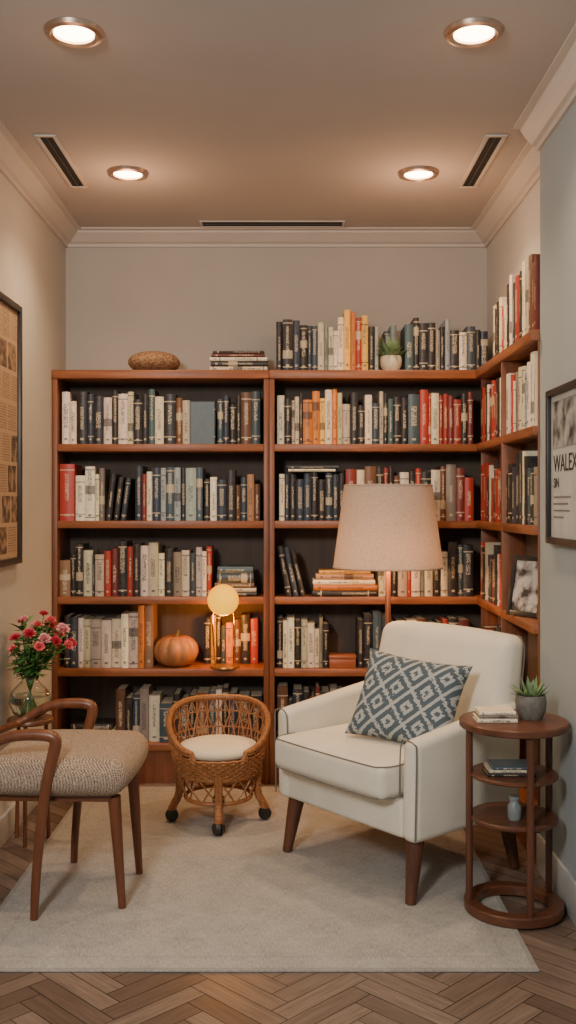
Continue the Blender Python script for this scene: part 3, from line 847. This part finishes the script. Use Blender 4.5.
# ------------------------------------------------------------------ rattan chair on casters
def build_wicker():
    e = thing('wicker_chair', 'small round rattan barrel chair with cream cushion on casters', 'chair', (-.285, 4.10, RZ), math.radians(4))
    amax = PI * .80
    def zr(a):
        k = abs(a) / amax
        return .315 + .150 * (math.cos(min(1, k) ** 1.7 * PI) * .5 + .5)
    def P(a, r, z): return Vector((r * math.sin(a), r * math.cos(a), z))
    def rim_r(a): return .214 - .028 * (abs(a) / amax) ** 2
    rim = [P(-amax + 2 * amax * i / 60, rim_r(-amax + 2 * amax * i / 60), zr(-amax + 2 * amax * i / 60)) for i in range(61)]
    st = [P(-amax - .06, .178, .270)] ; en = [P(amax + .06, .178, .270)]
    bm = bmesh.new(); path = st + rim + en
    add_tube(bm, path, .0115, 10)
    for i in range(2, len(path) - 3):
        for t in (0, .33, .66):
            a, b = path[i], path[i + 1]; c = a.lerp(b, t); d = (b - a).normalized() * .0022
            add_tube(bm, [c - d, c + d], .0132, 8)
    obj_from_bm('top_rim', bm, M_wick, e)
    bm = bmesh.new(); ns = 22
    zs = .275; rs = .180
    for i in range(ns + 1):
        a = -amax + 2 * amax * i / ns
        for da in (.34, -.34, 0):
            b = max(-amax, min(amax, a + da))
            p0 = P(a, rs, zs); p1 = P(b, rim_r(b) - .002, zr(b) - .008)
            if zr(b) < .34 and da != 0: continue
            mid = p0.lerp(p1, .5); m2 = Vector((mid.x, mid.y, 0)).normalized() * .012
            add_tube(bm, [p0, mid + m2, p1], .0034, 6)
    for fz in (.35, .7):
        pts = []
        for i in range(61):
            a = -amax + 2 * amax * i / 60
            pts.append(P(a, rs + (rim_r(a) - rs) * fz + .008, zs + (zr(a) - zs) * fz))
        add_tube(bm, pts, .0035, 6)
    obj_from_bm('lattice_back', bm, M_wick, e)
    bm = bmesh.new()
    rows = 8
    for k in range(rows):
        z = .282 - k * .0098; r = .186 - .003 * k
        pts = []
        for i in range(120):
            a = 2 * PI * i / 120
            pts.append(P(a, r + .004 * math.cos(15 * a * 2 + (k % 2) * PI), z))
        add_tube(bm, pts, .0056, 5, True)
    add_lathe(bm, [(.172, .275), (.168, .26), (.155, .21)], 40, cap=False)
    obj_from_bm('woven_apron', bm, M_wick, e)
    bm = bmesh.new()
    for r, z, w in ((.158, .205, .009), (.135, .105, .0085)):
        add_tube(bm, [P(2 * PI * i / 48, r, z) for i in range(48)], w, 8, True)
    for i in range(12):
        a = 2 * PI * i / 12
        add_tube(bm, [P(a, .158, .205), P(a + .25, .150, .155), P(a + .5, .135, .105)], .0036, 5)
        add_tube(bm, [P(a, .158, .205), P(a - .25, .150, .155), P(a - .5, .135, .105)], .0036, 5)
    obj_from_bm('base_ring', bm, M_wick, e)
    lathe('seat_cushion', [(0, .277), (.14, .277), (.160, .285), (.166, .300), (.155, .315), (.12, .325), (.06, .330), (0, .331)], M_cush, e, 48, angle=80)
    for k in range(4):
        a = k * PI / 2
        bm = bmesh.new()
        pts = smooth_path([P(a, .166, .225), P(a, .158, .16), P(a, .162, .11), P(a, .182, .070), P(a, .190, .050)], 6)
        add_tube(bm, pts, .0155, 10)
        for p in pts[1:-1:2]:
            add_tube(bm, [p - Vector((0, 0, .003)), p + Vector((0, 0, .003))], .018, 8)
        obj_from_bm('leg', bm, M_wick, e)
        bm = bmesh.new(); c = P(a, .190, .024)
        add_lathe(bm, [(0, .05), (.007, .05), (.007, .03), (0, .03)], 10, (c.x, c.y, .0))
        for s in (-1, 1):
            bmesh.ops.create_cone(bm, cap_ends=True, segments=24, radius1=.027, radius2=.021, depth=.015,
                matrix=Matrix.Translation((c.x, c.y, .0275)) @ Matrix.Rotation(a + .5, 4, 'Z') @ Matrix.Translation((s * .011, 0, 0)) @ Matrix.Rotation(s * PI / 2, 4, 'Y'))
        obj_from_bm('caster', bm, M_black, e)
build_wicker()

# ------------------------------------------------------------------ shelf objects
def pumpkin(name, loc, r, h, mat, label, cat, ribs=10, depth=.09, stem=True, rx=1):
    e = thing(name, label, cat, loc)
    bm = bmesh.new(); U = 80; V = 20; rows = []
    for j in range(V + 1):
        t = PI * j / V; rr = math.sin(t) ** .85; z = h * (.5 - .5 * math.cos(t)) - .10 * h * (math.exp(-(rr / .25) ** 2)) * (1 if j > V / 2 else -1)
        if j in (0, V): rows.append([bm.verts.new((0, 0, z))]); continue
        row = []
        for i in range(U):
            a = 2 * PI * i / U; q = 1 - depth * (1 - abs(math.sin(ribs * a / 2))) ** 1.2
            row.append(bm.verts.new((r * rr * q * math.cos(a) * rx, r * rr * q * math.sin(a), z)))
        rows.append(row)
    for a, b in zip(rows, rows[1:]):
        for i in range(U):
            j = (i + 1) % U
            if len(a) == 1: bm.faces.new((a[0], b[i], b[j]))
            elif len(b) == 1: bm.faces.new((a[i], a[j], b[0]))
            else: bm.faces.new((a[i], a[j], b[j], b[i]))
    mz = min(v.co.z for v in bm.verts)
    for v in bm.verts: v.co.z -= mz
    obj_from_bm('body', bm, mat, e, angle=80)
    if stem:
        tube('stem', smooth_path([(0, 0, h * .84), (.003, 0, h * .95), (.012, -.004, h * 1.08)], 4), lambda t: .010 - .004 * t, m_plain('pumpkin_stem', (.20, .13, .05), .8), e, 8)
pumpkin('pumpkin', (wx(176) - .01, 4.745, Z4), .108, .155, m_plain('pumpkin_skin', (.36, .15, .055), .5, .25, 14, .1), 'ribbed orange pumpkin glowing in lamplight on bookcase shelf', 'pumpkin')
mg, nt, b = new_mat('woven_gourd')
v = texco(nt); vo = N(nt, 'ShaderNodeTexVoronoi'); vo.inputs['Scale'].default_value = 90; nt.links.new(v, vo.inputs['Vector'])
nt.links.new(ramp(nt, vo.outputs[0], [(.1, (.08, .04, .02)), (.6, (.34, .19, .10))]), b.inputs['Base Color']); bump(nt, b, vo.outputs[0], .8, .004); b.inputs['Roughness'].default_value = .9
pumpkin('woven_gourd', (wx(151), 4.76, Z_TOP), .124, .105, mg, 'flattened brown woven gourd ornament on top of bookcase', 'ornament', 14, .03, False)
stack(wx(238), 4.69, Z_TOP, [('W', .022, .27, 0), ('K', .026, .265, .003), ('W', .018, .27, 0), ('M', .018, .25, -.002), ('K', .012, .24, 0)], 'stacked books on top of the bookcase', 'lying in a stack on top of bookcase')

def build_globe_lamp():
    x = (223 - 288) * .00456
    e = thing('globe_table_lamp', 'glowing amber globe lamp on thin brass stand on shelf', 'lamp', (x, 4.69, Z4))
    lathe('base', [(0, 0), (.066, 0), (.068, .004), (.066, .010), (0, .012)], M_brass, e, 40)
    bm = bmesh.new()
    for s in (-1, 1):
        add_tube(bm, smooth_path([(s * .045, 0, .010), (s * .05, -.045, .13), (s * .050, -.105, .25), (s * .04, -.122, .285)], 5), .0035, 8)
    obj_from_bm('stand', bm, M_brass, e)
    m, nt, b = new_mat('amber_globe')
    b.inputs['Base Color'].default_value = (.35, .10, .0, 1); b.inputs['Roughness'].default_value = .5
    lw = N(nt, 'ShaderNodeLayerWeight'); lw.inputs[0].default_value = .4
    c = ramp(nt, lw.outputs['Facing'], [(0, (1, .52, .0)), (.6, (1, .42, 0)), (1, (1, .24, 0))])
    nt.links.new(c, b.inputs['Emission Color']); b.inputs['Emission Strength'].default_value = 1.7
    bm = bmesh.new(); bmesh.ops.create_uvsphere(bm, u_segments=40, v_segments=24, radius=.072, matrix=Matrix.Translation((0, -.122, .329)))
    obj_from_bm('globe', bm, m, e, angle=80)
    L = bpy.data.lights.new('globe_light', 'POINT'); L.energy = 5.0; L.color = (1, .38, .06); L.shadow_soft_size = .03
    lo = bpy.data.objects.new('globe_light', L); link(lo); lo.parent = e; lo.location = (0, -.06, .225)
build_globe_lamp()

def build_box():
    e = thing('wooden_box', 'small reddish wooden keepsake box on bookcase shelf', 'box', (wx(343), 4.72, Z4))
    m = m_wood('box_wood', (.22, .06, .025), (.42, .13, .05), 'x')
    box('box_body', (-.062, -.045, 0), (.062, .045, .042), m, e, .003)
    box('lid', (-.065, -.048, .0425), (.065, .048, .060), m, e, .005)
    lathe('knob', [(0, .060), (.004, .060), (.006, .067), (0, .071)], M_brass, e, 12)
build_box()

def build_photo():
    e = thing('photo_frame', 'black standing picture frame with grey photo on side shelf', 'picture frame', (.905, 3.83, Z3), math.radians(-60))
    t = math.radians(-10)
    def tilt(o): o.rotation_euler = (t, 0, 0)
    w, h, f = .092, .235, .020
    bm = bmesh.new()
    add_box(bm, (-w, -.012, 0), (-w + f, 0, h), .002); add_box(bm, (w - f, -.012, 0), (w, 0, h), .002)
    add_box(bm, (-w + f, -.012, 0), (w - f, 0, f), .002); add_box(bm, (-w + f, -.012, h - f), (w - f, 0, h), .002)
    tilt(obj_from_bm('frame', bm, M_black, e))
    m, nt, b = new_mat('grey_photo')
    nt.links.new(ramp(nt, noise(nt, texco(nt, 'Object', (16, 16, 16)), 1, 4), [(.42, (.03, .03, .035)), (.56, (.50, .48, .45))]), b.inputs['Base Color'])
    bm = bmesh.new(); add_box(bm, (-w + f, -.006, f), (w - f, -.001, h - f)); tilt(obj_from_bm('photo_print', bm, m, e, smooth=False))
build_photo()

# ------------------------------------------------------------------ wall art
def text_mesh(name, body, size, mat, parent, loc, rot, align='LEFT'):
    cu = bpy.data.curves.new(name, 'FONT'); cu.body = body; cu.size = size; cu.extrude = .0004; cu.align_x = align
    t = bpy.data.objects.new(name + '_tmp', cu); link(t)
    bpy.context.view_layer.update()
    me = bpy.data.meshes.new_from_object(t.evaluated_get(bpy.context.evaluated_depsgraph_get()))
    bpy.data.objects.remove(t)
    me.materials.clear(); me.materials.append(mat)
    o = bpy.data.objects.new(name, me); link(o); o.parent = parent; o.location = loc; o.rotation_euler = rot
    return o
def wall_frame(name, label, loc, rotz, w, h, f, framemat, printmat, matw=0):
    e = thing(name, label, 'picture', loc, rotz)
    bm = bmesh.new()
    for lo, hi in (((-w / 2, -.025, -h / 2), (-w / 2 + f, 0, h / 2)), ((w / 2 - f, -.025, -h / 2), (w / 2, 0, h / 2)),
                   ((-w / 2 + f, -.025, -h / 2), (w / 2 - f, 0, -h / 2 + f)), ((-w / 2 + f, -.025, h / 2 - f), (w / 2 - f, 0, h / 2))):
        add_box(bm, lo, hi, .003)
    obj_from_bm('frame', bm, framemat, e)
    box('print', (-w / 2 + f, -.010, -h / 2 + f), (w / 2 - f, -.002, h / 2 - f), printmat, e)
    return e
m, nt, b = new_mat('vintage_newspaper')
v = texco(nt)
s = N(nt, 'ShaderNodeSeparateXYZ'); nt.links.new(v, s.inputs[0])
cv = N(nt, 'ShaderNodeCombineXYZ'); nt.links.new(s.outputs[0], cv.inputs[0]); nt.links.new(s.outputs[2], cv.inputs[1])
br = N(nt, 'ShaderNodeTexBrick'); br.inputs['Scale'].default_value = 1; br.inputs['Brick Width'].default_value = .13; br.inputs['Row Height'].default_value = .12
br.inputs['Mortar Size'].default_value = .008; br.offset = .37; nt.links.new(cv.outputs[0], br.inputs['Vector'])
br.inputs['Color1'].default_value = (0.1, 0.1, 0.1, 1); br.inputs['Color2'].default_value = (.9, .9, .9, 1); br.inputs['Mortar'].default_value = (0, 0, 0, 1)
ln = math_n(nt, 'GREATER_THAN', math_n(nt, 'SINE', math_n(nt, 'MULTIPLY', s.outputs[2], 620)), .0)
nz = noise(nt, texco(nt, 'Object', (110, 1, 70)), 1, 2)
ink = math_n(nt, 'MULTIPLY', ln, math_n(nt, 'GREATER_THAN', nz, .45))
col = mixc(nt, math_n(nt, 'MULTIPLY', ink, .6), (.44, .29, .18), (.06, .04, .025))
pic = math_n(nt, 'GREATER_THAN', br.outputs['Color'], .6)
pc = ramp(nt, noise(nt, v, 26, 5), [(.42, (.075, .048, .03)), (.62, (.34, .22, .135))])
col = mixc(nt, pic, col, pc)
col = mixc(nt, br.outputs['Fac'], col, (.46, .31, .19))
nt.links.new(col, b.inputs['Base Color']); b.inputs['Roughness'].default_value = .6
M_black_frame = m_plain('dark_walnut_frame', (.030, .020, .014), .4)
wall_frame('framed_newspaper', 'large dark-framed vintage newspaper page hung on the wall', (-1.0995, 3.67, 1.583), PI / 2, .76, 1.035, .026, M_black_frame, m)
M_poster = m_plain('poster_paper', (.44, .45, .43), .6, .10, 10)
fr = wall_frame('framed_poster', 'black-framed poster with grey photo and bold lettering', (.8995, 3.13, 1.428), -PI / 2, .54, .515, .022, m_plain('black_frame', (.018, .018, .018), .4), M_poster)
m, nt, b = new_mat('poster_photo')
nt.links.new(ramp(nt, noise(nt, texco(nt, 'Object', (14, 14, 14)), 1, 5), [(.40, (.03, .035, .04)), (.60, (.36, .37, .36))]), b.inputs['Base Color'])
box('poster_picture', (-.22, -.0115, .06), (.22, -.0102, .215), m, fr)
M_ink = m_plain('print_ink', (.02, .02, .02), .6)
text_mesh('lettering', 'WALEX', .080, M_ink, fr, (-.215, -.0112, -.018), (PI / 2, 0, 0))
text_mesh('lettering', 'SIN', .045, M_ink, fr, (-.215, -.0112, -.070), (PI / 2, 0, 0))
# ruled lines of small print
bm = bmesh.new()
for i in range(4):
    add_box(bm, (-.215, -.0108, -.105 - .022 * i), (-.215 + (.20, .17, .19, .12)[i], -.0102, -.099 - .022 * i))
obj_from_bm('small_print', bm, m_plain('faded_ink', (.16, .16, .155), .7, .5, 160), fr, smooth=False)

# ------------------------------------------------------------------ lights / world / camera
w = bpy.data.worlds.new('world'); bpy.context.scene.world = w; w.use_nodes = True
w.node_tree.nodes['Background'].inputs[0].default_value = (.80, .88, 1, 1)
w.node_tree.nodes['Background'].inputs[1].default_value = .40
def area(loc, target, size, energy, col):
    L = bpy.data.lights.new('window_light', 'AREA'); L.shape = 'RECTANGLE'; L.size = size[0]; L.size_y = size[1]; L.energy = energy; L.color = col
    o = bpy.data.objects.new('window_light', L); link(o); o.location = loc
    o.rotation_euler = (Vector(target) - Vector(loc)).to_track_quat('-Z', 'Y').to_euler()
area((-.85, .2, 2.2), (.25, 4.0, .5), (.3, .45), 66, (1, .95, .88))

cd = bpy.data.cameras.new('camera'); cam = bpy.data.objects.new('camera', cd); link(cam)
cam.location = (0, 0, EYE); cam.rotation_euler = (PI / 2, 0, 0)
cd.sensor_fit = 'VERTICAL'; cd.sensor_height = 36; cd.sensor_width = 36; cd.lens = 36 * 1000 / 1024
cd.shift_y = -7 / 1024
bpy.context.scene.camera = cam
print('BOOKS', NB)
